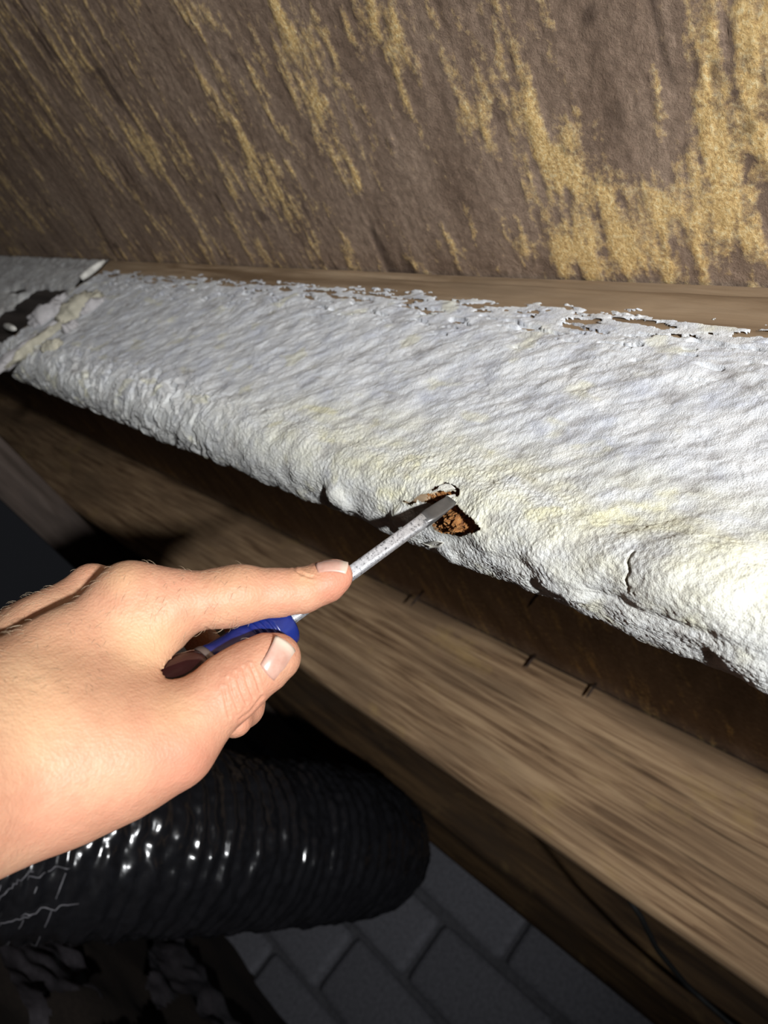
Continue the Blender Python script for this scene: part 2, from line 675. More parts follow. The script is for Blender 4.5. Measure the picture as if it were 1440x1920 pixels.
# crumbly grain low on the near half
h += (1 - far) * lowm * 0.0006 * fbm(GX / 0.0020, GV / 0.0017, 3, 181)
h -= 0.0022 * np.exp(-((GV - (VB - 0.004) - 0.004 * lump) / 0.0035) ** 2) * (1 - far) * sstep(-.3, -.15, GX)
h += faceT * (1 - far) * 0.0016 * fbm(GX / 0.03, GV / 0.02, 2, 191)
# named bulges (pixel place, half length, half width, height, sharp left side)
for px, py, a, b_, hh in [(650, 926, .0095, .007, .0040), (622, 915, .004, .004, -.002), (772, 968, .0085, .0065, .0050), (745, 968, .003, .005, -.002),
                          (850, 1022, .006, .006, .0018), (1068, 1085, .013, .006, .0028), (1022, 1092, .004, .008, -.0012),
                          (1410, 1230, .012, .010, .0020), (1345, 1235, .004, .006, -.002), (1320, 1065, .022, .014, .004), (1250, 1090, .03, .006, .002)]:
    cx_, cv_ = at_surface(px, py)
    q = ((GX - cx_) / a) ** 2 + ((GV - cv_) / b_) ** 2
    h += hh * np.exp(-q * q * 0.8)
# fine crack
crack = polydist(PX, PY, [(1198, 1046), (1190, 1060), (1196, 1072), (1190, 1082), (1193, 1100)])
h -= 0.0018 * np.exp(-(crack / 2.2) ** 2)

# the tear (the coat is thinner here)
ctx_, ctv_ = at_surface(845, 965)
h *= 1 - 0.45 * np.exp(-(((GX - ctx_) / 0.016) ** 2 + ((GV - ctv_) / 0.014) ** 2) ** 2)
PX2, PY2 = pix(surf(h))
ZF = lambda pts: [(560 + x * 0.2917, 840 + y * 0.2917) for x, y in pts]
TEAR = [ZF([(678, 342), (733, 364), (778, 332), (812, 346), (850, 354), (890, 362), (915, 372), (890, 430), (868, 490), (890, 522), (930, 536),
            (990, 546), (1050, 560), (1090, 548), (1130, 542), (1178, 520), (1140, 478), (1130, 462), (1080, 425), (1045, 395), (1030, 372),
            (975, 372), (965, 340), (1000, 320), (1038, 312), (1042, 286), (1012, 292), (1000, 284), (955, 292), (910, 284), (862, 300), (800, 302), (765, 324), (733, 352)]),
        ZF([(855, 268), (900, 244), (945, 221), (962, 232), (1000, 238), (1038, 275), (1028, 288), (995, 254), (950, 242), (905, 258), (865, 277)])]
jag = 2.0 * noise(GX / 0.0011, GV / 0.0011, 201)
jag2 = 2.0 * noise(GX / 0.0011, GV / 0.0011, 203)
tear = np.zeros(GX.shape, bool)
for t_ in TEAR:
    tear |= inpoly(PX2 + jag, PY2 + jag2, t_)
# edges of the tear lift a little
dt = polydist(PX2, PY2, TEAR[0] + TEAR[0][:1])
dt = np.where(np.abs(PX2 - 840) + np.abs(PY2 - 960) < 220, dt, 1e3)
h += 0.0012 * np.exp(-(dt / 7) ** 2)
flat = np.exp(-(dt / 30) ** 2) * 0.6

h = np.where(h > 0.0006, h, 0.0006)
hfull = np.where(cov > 0.02, h * thinfr * cov - 0.0004 * (1 - cov), -0.0015) - 0.002 * (1 - sstep(0, 0.03, cov))
# far side of the torn butt joint : coat curls off
hfull -= 0.006 * sstep(-1.0, -1.018, GX + 0.006 * noise(GV / 0.02, GV * 0, 9))

yel = np.clip(0.75 * sstep(VA - 0.05, VA - 0.012, GV) * sstep(VB + 0.004, VA + 0.002, GV) * sstep(-0.55, -0.3, GX) * (0.65 + 0.9 * fbm(GX / 0.03, GV / 0.012, 3, 211))
              + 0.55 * sstep(0.22, 0.5, fbm(GX / 0.03, GV / 0.02, 3, 221)) + 0.22 * faceT, 0, 1)
thin = np.clip(0.75 * sstep(0.30, 0.55, fbm(AL / 0.03, AC / 0.009, 4, 231)) * sstep(VA, 0.05, GV)
               + 0.55 * sstep(0.12, 0.5, -lump2 - 0.3 * rip) + 0.15 * crev2 + far * 0.35 * sstep(-0.1, 0.4, fbm(GX / 0.02, GV / 0.02, 4, 235)) + 0.25 * sstep(-.5, -1.0, GX), 0, 1)
for px, py, a, b_, s_ in [(1405, 735, .006, .003, .8), (1200, 700, .010, .002, .7), (1000, 640, .02, .002, .5), (1110, 612, .012, .003, .8), (690, 690, .004, .002, .4)]:
    cx_, cv_ = at_surface(px, py)
    thin = np.maximum(thin, s_ * np.exp(-(((GX - cx_) / a) ** 2 + ((GV - cv_) / b_) ** 2)))
oli = np.zeros(GX.shape)
for px, py, a, b_, s_ in [(1000, 912, .005, .002, .75), (985, 918, .003, .0015, .6), (735, 745, .008, .0012, .55), (605, 718, .005, .001, .5), (700, 685, .004, .002, .3), (900, 1070, .003, .002, .4)]:
    cx_, cv_ = at_surface(px, py)
    oli = np.maximum(oli, s_ * np.exp(-(((GX - cx_) / a) ** 2 + ((GV - cv_) / b_) ** 2)) * (0.7 + 0.5 * fine))
oli = np.maximum(oli, 0.9 * np.exp(-(crack / 1.3) ** 2))
oli = np.maximum(oli, 0.5 * np.exp(-(dt / 2.0) ** 2))
att = np.stack([yel, thin, oli, 0 * yel + 1], -1).reshape(-1, 4)

joist = empty('floor_joist', (-0.3, Y1 + THK / 2, TOPZ), 'near floor joist covered in thick white fungus, being probed by the screwdriver', 'joist')
V = surf(hfull).reshape(-1, 3)
keepv = (hfull > -0.0025) & ~tear
keep = keepv[:-1, :-1] & keepv[1:, :-1] & keepv[1:, 1:] & keepv[:-1, 1:]
v_, q_, a_ = compact(V, gridquads(*GX.shape, keep), att)
o = mesh_np('fungal_coat', v_, q_, FUNGUS, joist, a_)
o['label'] = 'white and cream felted fungus skin over the joist'

# rotten wood seen through the tear
hole = np.exp(-(np.minimum(dt, np.where(tear, 0, dt)) / 9) ** 2)
rx_, rv_ = at_surface(852, 978)
rot = -0.0012 + 0.0016 * np.sign(noise(GX / 0.003 + 0.3, GV / 0.0022, 241)) * 0.5 + 0.0018 * fbm(GX / 0.0022, GV / 0.0016, 4, 251)
rq = ((GX - rx_) / 0.0062) ** 2 + ((GV - rv_) / 0.0050) ** 2
rot += 0.0030 * np.exp(-rq ** 2) * (1 + 0.5 * np.sign(noise(GX / 0.0021, GV / 0.0016, 245)))
cxh, cvh = at_surface(838, 940)
rot -= 0.006 * np.exp(-(((GX - cxh) / 0.004) ** 2 + ((GV - cvh) / 0.003) ** 2))
near = (dt < 42) | tear
keep = near[:-1, :-1] & near[1:, :-1] & near[1:, 1:] & near[:-1, 1:]
v_, q_ = compact(surf(rot).reshape(-1, 3), gridquads(*GX.shape, keep))
o = mesh_np('rotten_wood', v_, q_, ROT, joist, None, False)
o['label'] = 'crumbly orange brown decayed wood showing in the tear'

# curled pieces of fungus skin at the tear
def flap(poly, lift, curl, name, nrm_off=0.0035):
    n = 9
    poly = np.array(ZF(poly))
    c = poly.mean(0)
    pts, rad = [], []
    for k in range(n):
        for p in poly:
            q = c + (p - c) * (k / (n - 1))
            X_, v__ = at_surface(*q)
            pp, nn, _ = profile(np.array([v__]))
            hh = nrm_off + lift + curl * (k / (n - 1)) ** 2 * (0.5 + 0.5 * math.sin(3 * p[0])) + 0.0003 * random.uniform(-1, 1)
            yz = pp[0] + nn[0] * hh
            pts.append((X_, yz[0], yz[1]))
    m_ = len(poly)
    q = [[k * m_ + j, k * m_ + (j + 1) % m_, (k + 1) * m_ + (j + 1) % m_, (k + 1) * m_ + j] for k in range(n - 1) for j in range(m_)]
    o = mesh_np(name, np.array(pts), np.array(q), CREAM, joist)
    o.modifiers.new('thick', 'SOLIDIFY').thickness = 0.0006
    return o


flap([(830, 590), (870, 628), (890, 612), (960, 572), (985, 556), (930, 545), (870, 556), (850, 575)], 0.0015, 0.003, 'torn_flap')
flap([(965, 255), (1000, 262), (1030, 285), (1000, 290), (960, 290), (920, 286), (930, 268)], 0.0003, 0.0012, 'torn_flap')
flap([(975, 325), (1030, 318), (1035, 345), (1020, 372), (985, 368), (970, 350)], 0.0003, 0.0008, 'torn_flap')

# the timber itself (bare strip along the top)
tx = jx[::3]
tv = np.concatenate([jv[::2], np.array([VD + 0.05, VD + 0.1, VEND])])
TX, TV = np.meshgrid(tx, tv, indexing='ij')
tp, tn, _ = profile(tv)
th_ = 0.0005 * fbm(TX / 0.05, TV / 0.003, 4, 261) + 0.0008 * fbm(TX / 0.2, TV / 0.02, 2, 263) \
    - 0.002 * np.exp(-((TV - 0.006 - 0.001 * noise(TX / .05, TX * 0, 4)) / 0.0012) ** 2) * sstep(-0.6, -.5, TX)
th_ -= 0.012 * np.exp(-(((TX - HX) / 0.020) ** 2 + ((TV - VMID) / 0.020) ** 2) ** 3)
yz = tp[None] + tn[None] * th_[..., None]
mesh_np('timber', np.concatenate([TX[..., None], yz], -1).reshape(-1, 3), gridquads(*TX.shape), WOOD1, joist)


def plain_joist(y0, x0, x1, m, label, parts=None):
    e = empty('floor_joist', ((x0 + x1) / 2, y0 + THK / 2, TOPZ), label, 'joist')
    xs = np.arange(x0, x1 + 0.006, 0.012)
    vs = np.concatenate([np.linspace(0, VA, 60), np.linspace(VA, VB, 6)[1:], np.linspace(VB, VC, 14)[1:], np.linspace(VC, VD, 5)[1:], np.linspace(VD, VEND, 8)[1:]])
    A, C = np.meshgrid(xs, vs, indexing='ij')
    p, n, _ = profile(vs, y0=y0)
    hh = 0.0016 * fbm(A / 0.3, C / 0.012, 4, int(y0 * 100)) + 0.0015 * fbm(A / 0.5, C / 0.06, 2, int(y0 * 90))
    yz = p[None] + n[None] * hh[..., None]
    mesh_np('timber', np.concatenate([A[..., None], yz], -1).reshape(-1, 3), gridquads(*A.shape), m, e)
    return e


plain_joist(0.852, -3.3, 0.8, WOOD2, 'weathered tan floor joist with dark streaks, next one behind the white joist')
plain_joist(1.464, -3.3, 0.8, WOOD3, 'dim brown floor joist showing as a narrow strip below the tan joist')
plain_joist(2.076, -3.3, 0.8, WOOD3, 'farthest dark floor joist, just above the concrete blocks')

# length of joist beyond the butt joint
e = empty('floor_joist', (-2.1, Y1 + THK / 2, TOPZ), 'greyish fungus covered joist length beyond the torn joint at left', 'joist')
xs = np.arange(-3.3, -1.022, 0.004)
vs = spaced(0, VD + 0.02, lambda v: 0.002)
A, C = np.meshgrid(xs, vs, indexing='ij')
p, n, _ = profile(vs)
hh = 0.0005 + 0.0026 * fbm(A / 0.03, C / 0.02, 4, 301) + 0.002 * fbm(A / 0.01, C / 0.009, 3, 303) + 0.002 * sstep(0.02, 0.03, C)
DARKWOOD = wood('rotted_end_mat', (0.02, 0.016, 0.014), (0.05, 0.04, 0.035), (0.09, 0.075, 0.065))
hh -= 0.012 * sstep(0.02, 0.10, 0.15 * sstep(-1.30, -1.06, A) * sstep(0.05, 0.085, C) * sstep(0.20, 0.17, C) + 0.11 * fbm(A / 0.06, C / 0.03, 3, 311) - 0.02)
mesh_np('timber', np.concatenate([A[..., None], (p[None] + n[None] * -0.003 * np.ones(A.shape + (1,)))], -1).reshape(-1, 3), gridquads(*A.shape), DARKWOOD, e)
g_ = np.clip(0.75 + 0.6 * fbm(A / 0.05, C / 0.03, 4, 305), 0, 1) + 0.6 * sstep(0.03, 0.01, C)
mesh_np('fungal_coat', np.concatenate([A[..., None], p[None] + n[None] * hh[..., None]], -1).reshape(-1, 3), gridquads(*A.shape), FUNGUS, e,
        np.stack([0.2 + 0 * A, np.clip(g_, 0, 1), 0 * A, 0 * A + 1], -1).reshape(-1, 4))

# torn scraps hanging along that joint
def scrap(name, px, depth_off, L, Wd, ang, m, parent, seed):
    c = onY(px[0], px[1], Y1 - depth_off)
    nu, nv2 = 28, 20
    u = np.linspace(0, np.pi, nu)
    t = np.arange(nv2) / nv2 * 2 * np.pi
    a, b_ = np.meshgrid(u, t, indexing='ij')
    k = 1 + 0.5 * fbm(a * 1.6, np.cos(b_) * 1.2 + seed, 4, seed) + 0.35 * fbm(a * 4, np.sin(b_) * 3 + seed, 3, seed + 3)
    lx = -np.cos(a) * L / 2 * k
    lz = np.sin(a) ** 0.8 * np.cos(b_) * Wd / 2 * k
    ly = np.sin(a) * np.sin(b_) * min(Wd, 0.03) / 2 * k
    ca, sa = math.cos(ang), math.sin(ang)
    v = np.stack([c[0] + lx * ca - lz * sa, c[1] + ly, c[2] + lx * sa + lz * ca], -1).reshape(-1, 3)
    i = np.arange(nu * nv2).reshape(nu, nv2)
    q = np.stack([i[:-1], i[1:], np.roll(i, -1, 1)[1:], np.roll(i, -1, 1)[:-1]], -1).reshape(-1, 4)
    return mesh_np(name, v, q, m, parent)


YELLOWISH = plain('scrap_mat', (0.46, 0.43, 0.34), 0.95)
GREYISH = plain('grey_scrap_mat', (0.42, 0.40, 0.40), 0.95)
DARKGAP = plain('gap_mat', (0.02, 0.018, 0.016), 0.95)
for (px, L, Wd, an, m_) in [((150, 580), .055, .034, 1.2, YELLOWISH), ((88, 592), .045, .030, 1.0, GREYISH), ((120, 598), .10, .012, 1.45, GREYISH),
                            ((75, 640), .085, .014, 1.5, YELLOWISH), ((35, 664), .07, .016, 1.5, GREYISH), ((98, 650), .03, .014, 0.6, YELLOWISH),
                            ((132, 615), .018, .014, 1.0, GREYISH), ((172, 575), .03, .014, 1.3, GREYISH), ((110, 562), .022, .010, 1.0, GREYISH)]:
    scrap('torn_scrap', px, 0.006, L, Wd, an, m_, joist, int(px[0]))
a0, a1 = onY(196, 489, Y1 - 0.012), onY(152, 522, Y1 - 0.012)
v_, q_ = tube(np.linspace(a1, a0, 5), [0.0035, 0.0045, 0.0045, 0.004, 0.002], 8)
o = mesh_np('wood_splinter', v_, q_, SLIVER)
tag(o, 'pale splinter sticking out of the joint between joist and subfloor at upper left', 'splinter')
a0, a1 = onY(28, 617, Y1 - 0.014), onY(8, 610, Y1 - 0.010)
v_, q_ = tube(np.linspace(a1, a0, 5), [0.002, 0.004, 0.0045, 0.004, 0.002], 8)
o = mesh_np('wood_splinter', v_, q_, SLIVER)
tag(o, 'small pale chip stuck on the grey joist at the left edge', 'splinter')

# girder carrying the joists
gx = -1.93
xs_ = np.arange(-0.8, 2.25, 0.03)
gm = boxv(gx - 0.09, gx, -0.8, 2.24, 0.035, 0.139, 0.003)
o = bm_obj('cross_beam', gm, WOODG)
tag(o, 'plain dark cross beam running under the joists at left behind the hand', 'beam')

# nails through the subfloor
def nail(px, py, Yb, L, label, group=None):
    b0 = onZ(px, py, TOPZ) if Yb is None else None
    x_, y_ = b0[0], b0[1]
    e = empty('nail', (x_, y_, TOPZ), label, 'nail', group)
    v, q = tube(np.array([[x_, y_, TOPZ + 0.004], [x_, y_, TOPZ - L * 0.75]]), [0.0017, 0.0017], 8)
    mesh_np('shank', v, q, RUST, e)
    v, q = tube(np.array([[x_, y_, TOPZ - L * 0.75], [x_, y_, TOPZ - L]]), [0.0017, 0.0002], 8)
    mesh_np('point', v, q, RUST, e)


nail(1002, 1230, None, 0.022, 'nail point through the subfloor against the tan joist, left of the dark pair')
nail(1116, 1284, None, 0.022, 'nail point through the subfloor against the tan joist, right of the dark pair')
nail(1020, 1098, None, 0.034, 'lone nail point in the dark gap just under the white joist')
nail(792, 1110, None, 0.03, 'nail point over the tan joist just right of the index fingertip')

# cable
pts = [onY(1120, 1600, 0.93), onY(1200, 1716, 1.0), onY(1232, 1780, 1.1), onY(1290, 1850, 1.2), onY(1370, 1920, 1.25), onY(1500, 2010, 1.3)]
pts = np.array(pts)
tt = np.linspace(0, len(pts) - 1, 30)
pp = np.stack([np.interp(tt, np.arange(len(pts)), pts[:, i]) for i in range(3)], -1)
v_, q_ = tube(pp, 0.0035, 8)
o = mesh_np('cable', v_, q_, CABLE)
tag(o, 'thin black cable dangling below the tan joist at lower right', 'cable')

# ------------------------------------------------------------------ flexible duct
ctrl = np.array([W(P(-520, 1530, .80)), W(P(-250, 1545, .84)), W(P(0, 1560, .90)), W(P(250, 1568, .98)), W(P(480, 1575, 1.12)), W(P(640, 1580, 1.28)),
                 W(P(690, 1585, 1.5)), W(P(670, 1570, 1.85)), W(P(600, 1545, 2.1))])


def catmull(c, n):
    c = np.vstack([2 * c[0] - c[1], c, 2 * c[-1] - c[-2]])
    out = []
    for i in range(1, len(c) - 2):
        for t in np.linspace(0, 1, n, endpoint=False):
            p0, p1, p2, p3 = c[i - 1:i + 3]
            out.append(0.5 * ((2 * p1) + (-p0 + p2) * t + (2 * p0 - 5 * p1 + 4 * p2 - p3) * t ** 2 + (-p0 + 3 * p1 - 3 * p2 + p3) * t ** 3))
    out.append(c[-2])
    return np.array(out)


path = catmull(ctrl, 60)
seg = np.concatenate([[0], np.cumsum(np.linalg.norm(np.diff(path, axis=0), axis=1))])
sl = np.arange(0, seg[-1], 0.0035)
path = np.stack([np.interp(sl, seg, path[:, i]) for i in range(3)], -1)
nth = 160
T = np.gradient(path, axis=0)
T /= np.linalg.norm(T, axis=1)[:, None]
a = np.cross(T[0], [0, 0, 1.0])
rings, fr_ = [], []
for i in range(len(path)):
    a = a - T[i] * (a @ T[i])
    a /= np.linalg.norm(a)
    fr_.append((a.copy(), np.cross(T[i], a)))
th = np.arange(nth) / nth * 2 * np.pi
SS, TT = np.meshgrid(sl, th, indexing='ij')
cx_, sx_ = np.cos(TT) * 2, np.sin(TT) * 2
wr = fbm(SS / 0.022 + 0.35 * cx_, cx_ * 0.35 + sx_ * 0.3, 3, 401)
wr2 = fbm(SS / 0.03 + cx_, sx_ * 1.2, 4, 411)
ringw = np.cos((SS / 0.021 + 0.5 * wr) * 2 * np.pi)
R = 0.119 + 0.0026 * ringw * (0.7 + 0.7 * wr2) + 0.003 * wr + 0.005 * wr2 + 0.0016 * fbm(SS / 0.005, cx_ * 1.2 + 3.1, 3, 421) + 0.0042 * fbm(SS / 0.012 + sx_ * .4, cx_ * 4.2 + sx_ * 3.3, 3, 431)
Aa = np.array([f[0] for f in fr_])[:, None]
Bb = np.array([f[1] for f in fr_])[:, None]
Vd = path[:, None] + R[..., None] * (np.cos(TT)[..., None] * Aa + np.sin(TT)[..., None] * Bb)
i = np.arange(len(sl) * nth).reshape(len(sl), nth)
q = np.stack([i[:-1], i[1:], np.roll(i, -1, 1)[1:], np.roll(i, -1, 1)[:-1]], -1).reshape(-1, 4)
duct = empty('flexible_duct', tuple(path[len(path) // 3]), 'black plastic wrapped flexible duct sagging below the hand, glossy with wrinkles', 'duct')
mesh_np('sleeve', Vd.reshape(-1, 3), q, DUCT, duct)
# scrim threads loose on its near end
def duct_pt(s, t, off=0.0015):
    i = int(np.clip(s / 0.0035, 0, len(sl) - 1))
    j = int(t / (2 * np.pi) * nth) % nth
    c = path[i]
    d = Vd[i, j] - c
    return c + d * (1 + off / np.linalg.norm(d))


def duct_st(px, py):
    X_, Y_ = pix(Vd)
    dep = -(Vd @ B)[..., 2]
    d = np.hypot(X_ - px, Y_ - py) + dep * 30
    i = np.unravel_index(np.argmin(d), d.shape)
    return sl[i[0]], th[i[1]]


for a_px, b_px in [((0, 1662), (75, 1592)), ((30, 1600), (68, 1665)), ((50, 1650), (130, 1625)), ((0, 1690), (60, 1632)), ((90, 1600), (120, 1645)), ((40, 1715), (150, 1690)), ((0, 1735), (90, 1700))]:
    s0, t0 = duct_st(*a_px)
    s1, t1 = duct_st(*b_px)
    pts = [duct_pt(s0 + (s1 - s0) * k, t0 + (t1 - t0) * k) for k in np.linspace(0, 1, 14)]
    v_, q_ = tube(np.array(pts), 0.0007, 6)
    mesh_np('thread', v_, q_, THREAD, duct)

# plastic sheet lying on the dirt
xs = np.linspace(-1.75, -0.35, 150)
ys = np.linspace(0.85, 1.75, 120)
A, C = np.meshgrid(xs, ys, indexing='ij')
Zs = FLOORZ + 0.035 + 0.05 * np.abs(fbm(A / 0.16 + C / 0.5, C / 0.28, 4, 501)) + 0.03 * fbm(A / 0.3, C / 0.3, 3, 503)
m_ = fbm(A / 0.35 + C / 0.6, C / 0.5, 3, 507) > -0.12
m_ &= (np.abs(A + 1.05) < 0.62) & (np.abs(C - 1.3) < 0.4)
keep = m_[:-1, :-1] & m_[1:, :-1] & m_[1:, 1:] & m_[:-1, 1:]
v_, q_ = compact(np.stack([A, C, Zs], -1).reshape(-1, 3), gridquads(*A.shape, keep))
o = mesh_np('plastic_sheet', v_, q_, SHEET)
tag(o, 'crumpled grey plastic sheet on the dirt floor at lower left', 'sheet')

# ------------------------------------------------------------------ screwdriver
TIP = P(838, 944, 0.366)
FRONT = P(536, 1164, 0.312)
ax = FRONT - TIP
SL = np.linalg.norm(ax)
ax = ax / SL                                 # from tip towards handle, camera axes
sd_u = np.cross(ax, np.array([0, 0, 1.0]))   # roughly in picture plane, across
sd_u /= np.linalg.norm(sd_u)
sd_v = np.cross(ax, sd_u)
drv = empty('screwdriver', tuple(W(FRONT)), 'flat screwdriver with blue and dark red handle, its blade stuck in the white joist', 'screwdriver')


def loft(rings, cap=True):
    n = len(rings[0])
    V = np.concatenate(rings)
    q = []
    for i in range(len(rings) - 1):
        for j in range(n):
            k = (j + 1) % n
            q.append([i * n + j, i * n + k, (i + 1) * n + k, (i + 1) * n + j])
    if cap:
        for i0, s in ((0, 1), ((len(rings) - 1) * n, -1)):
            c = len(V)
            V = np.vstack([V, V[i0:i0 + n].mean(0)])
            for j in range(0, n, 2):
                f = [c, i0 + (j + 2) % n, i0 + j + 1, i0 + j]
                q.append(f if s > 0 else f[::-1])
    return V, np.array(q)


def sring(s, wu, wv, rot, e=5.0, n=24):
    t = (np.arange(n) + .5) / n * 2 * np.pi
    cu, cv = np.cos(t), np.sin(t)
    k = (np.abs(cu) ** e + np.abs(cv) ** e) ** (-1 / e)
    u, v = cu * k * wu, cv * k * wv
    c_, s_ = math.cos(rot), math.sin(rot)
    return W(TIP + ax * s + (u * c_ - v * s_)[:, None] * sd_u + (u * s_ + v * c_)[:, None] * sd_v)


rt = 0.30
blade = [sring(s, a_, b_, rt + 0.25, 6) for s, a_, b_ in [(-0.004, .0033, .0004), (0.0, .0036, .0006), (0.006, .0039, .0010), (0.012, .0039, .0016), (0.018, .0034, .0023)]]
v_, q_ = loft(blade)
o = mesh_np('blade_tip', v_, q_, DARKSTEEL, drv, None, False)
o['label'] = 'dark flattened blade tip'
shaft = [sring(s, a_, b_, rt, 7) for s, a_, b_ in [(0.0165, .0033, .0024), (0.024, .0030, .0028), (0.03, .0029, .0029), (SL + 0.02, .0029, .0029)]]
v_, q_ = loft(shaft)
mesh_np('shaft', v_, q_, STEEL, drv, None, False)


def cring(s, r, flute=0.0, n=48):
    t = np.arange(n) / n * 2 * np.pi
    rr = r * (1 - flute * (0.5 + 0.5 * np.cos(6 * t)) ** 3)
    return W(TIP + ax * s + (np.cos(t) * rr)[:, None] * sd_u + (np.sin(t) * rr)[:, None] * sd_v)


pr = [(0.0, .0035), (0.0002, .0088), (0.0012, .0100), (0.003, .0104), (0.008, .0104)]
for k in range(4):
    s = 0.0085 + k * 0.0024
    pr += [(s, .0104), (s + .0004, .0095), (s + .0011, .0095), (s + .0015, .0104)]
pr += [(0.0195, .0104), (0.026, .0103), (0.032, .0109), (0.036, .0118)]
v_, q_ = loft([cring(SL + s, r) for s, r in pr])
mesh_np('collar', v_, q_, BLUE, drv)
v_, q_ = loft([cring(SL + s, r) for s, r in [(0.0352, .0118), (0.036, .0122), (0.0375, .0124), (0.0383, .0120)]])
o = mesh_np('ferrule', v_, q_, DARKSTEEL, drv)
v_, q_ = loft([cring(SL + s, r, f) for s, r, f in [(0.037, .0116, 0), (0.040, .0132, .04), (0.045, .0152, .10), (0.052, .0170, .12), (0.060, .0178, .13), (0.068, .0172, .13), (0.075, .0140, .1), (0.079, .009, 0), (0.080, .003, 0)]])
o = mesh_np('grip', v_, q_, RED, drv, None, False)
o['label'] = 'dark red fluted grip'

# ------------------------------------------------------------------ hand
VOX = 0.00115


class Field:
    def __init__(s, lo, hi):
        s.lo = np.array(lo)
        s.n = np.ceil((np.array(hi) - s.lo) / VOX).astype(int)

    def seg(s, p0, p1, r0, r1, margin=0.02):
        """tapered capsule distance on a sub box"""
        p0, p1 = np.array(p0), np.array(p1)
        R_ = max(r0, r1) + margin
        a = np.clip(((np.minimum(p0, p1) - R_ - s.lo) / VOX).astype(int), 0, s.n)
        b = np.clip(((np.maximum(p0, p1) + R_ - s.lo) / VOX).astype(int) + 1, 0, s.n)
        if np.any(b <= a):
            return None
        g = [s.lo[i] + VOX * np.arange(a[i], b[i], dtype=np.float32) for i in range(3)]
        x, y, z = np.meshgrid(*g, indexing='ij', sparse=True)
        d = p1 - p0
        L2 = d @ d + 1e-12
        t = np.clip(((x - p0[0]) * d[0] + (y - p0[1]) * d[1] + (z - p0[2]) * d[2]) / L2, 0, 1)
        q = np.sqrt((x - p0[0] - t * d[0]) ** 2 + (y - p0[1] - t * d[1]) ** 2 + (z - p0[2] - t * d[2]) ** 2)
        return tuple(slice(a[i], b[i]) for i in range(3)), (q - (r0 + (r1 - r0) * t)).astype(np.float32)

    def blank(s):
        return np.full(s.n, 0.03, dtype=np.float32)


def smin(a, b, k):
    h = np.maximum(k - np.abs(a - b), 0) / k
    return np.minimum(a, b) - h * h * k * 0.25


def build(F, segs, k):
    f = F.blank()
    for p0, p1, r0, r1 in segs:
        r = F.seg(p0, p1, r0, r1)
        if r is None: continue
        sl_, d = r
        f[sl_] = smin(f[sl_], d, k)
    return f


def chain(js):
    return [(P(*js[i][:3]), P(*js[i + 1][:3]), js[i][3], js[i + 1][3]) for i in range(len(js) - 1)]


palm = []
palm += chain([(-900, 1640, .17, .036), (-250, 1500, .215, .031), (40, 1405, .252, .027)])     # forearm
palm += chain([(-900, 1560, .17, .034), (-250, 1400, .225, .028), (30, 1320, .266, .0225)])
palm += chain([(-250, 1580, .212, .026), (30, 1480, .252, .0225)])
palm += chain([(20, 1345, .264, .0205), (135, 1235, .277, .0165), (252, 1124, .290, .0102)])      # index metacarpal
palm += chain([(-25, 1300, .288, .0195), (82, 1192, .308, .0140), (172, 1100, .327, .0100)])      # middle
palm += chain([(-45, 1310, .296, .0190), (48, 1212, .318, .0140), (130, 1126, .340, .0095)])       # ring
palm += chain([(-35, 1350, .300, .018), (45, 1262, .326, .0128), (103, 1185, .354, .0090)])        # little
palm += chain([(40, 1440, .252, .0245), (150, 1420, .258, .0235), (250, 1395, .264, .0200), (325, 1380, .268, .0150)])      # thumb metacarpal, thenar
palm += chain([(90, 1350, .262, .0220), (190, 1290, .276, .0150), (240, 1245, .285, .0115)])     # web
palm += chain([(150, 1360, .262, .0200), (245, 1330, .272, .0120)])
palm += chain([(245, 1130, .290, .0110), (268, 1180, .288, .0110), (250, 1260, .282, .0098)])
index = chain([(245, 1128, .290, .0120), (330, 1130, .292, .0120), (420, 1121, .297, .0112), (455, 1115, .299, .0109), (520, 1112, .303, .0093), (568, 1107, .306, .0086), (612, 1090, .309, .0080), (632, 1079, .310, .0066)])
thumb = chain([(325, 1382, .266, .0142), (385, 1328, .272, .0120), (432, 1287, .277, .0118), (470, 1258, .281, .0105), (510, 1236, .284, .0094), (525, 1230, .285, .0070)])
middle = chain([(174, 1104, .327, .0102), (312, 1120, .336, .0096), (412, 1118, .342, .0090), (465, 1175, .349, .0084), (480, 1255, .343, .0080), (458, 1325, .322, .0076), (440, 1350, .309, .0072)])
ring = chain([(132, 1131, .340, .0096), (270, 1150, .350, .0090), (350, 1160, .362, .0085), (400, 1235, .360, .0080), (395, 1320, .340, .0076), (380, 1362, .320, .0068)])
little = chain([(105, 1189, .354, .0088), (210, 1190, .364, .0080), (280, 1210, .370, .0076), (318, 1280, .366, .0070), (312, 1345, .344, .0064), (305, 1368, .33, .006)])
allp = [p for s in (palm + index + thumb + middle + ring + little) for p in (s[0], s[1])]
lo, hi = np.array(allp).min(0) - 0.045, np.array(allp).max(0) + 0.045
F = Field(lo, hi)
f = build(F, palm, 0.013)
f = smin(f, build(F, index, 0.004), 0.010)
f = smin(f, build(F, thumb, 0.005), 0.007)
for fg in (middle, ring, little):
    f = smin(f, build(F, fg, 0.005), 0.0025)


# the skin closes on the tool without entering it
for s0, s1, r0, r1 in [(0.02, SL + 0.0005, .0031, .0031), (SL, SL + 0.02, .0106, .0106), (SL + 0.02, SL + 0.037, .0106, .0122), (SL + 0.037, SL + 0.046, .0122, .0158),
                       (SL + 0.046, SL + 0.058, .0158, .0179), (SL + 0.058, SL + 0.066, .0179, .0172), (SL + 0.066, SL + 0.070, .0170, .0120)]:
    sl_, d = F.seg(TIP + ax * s0, TIP + ax * s1, r0, r1)
    f[sl_] = np.maximum(f[sl_], -d)


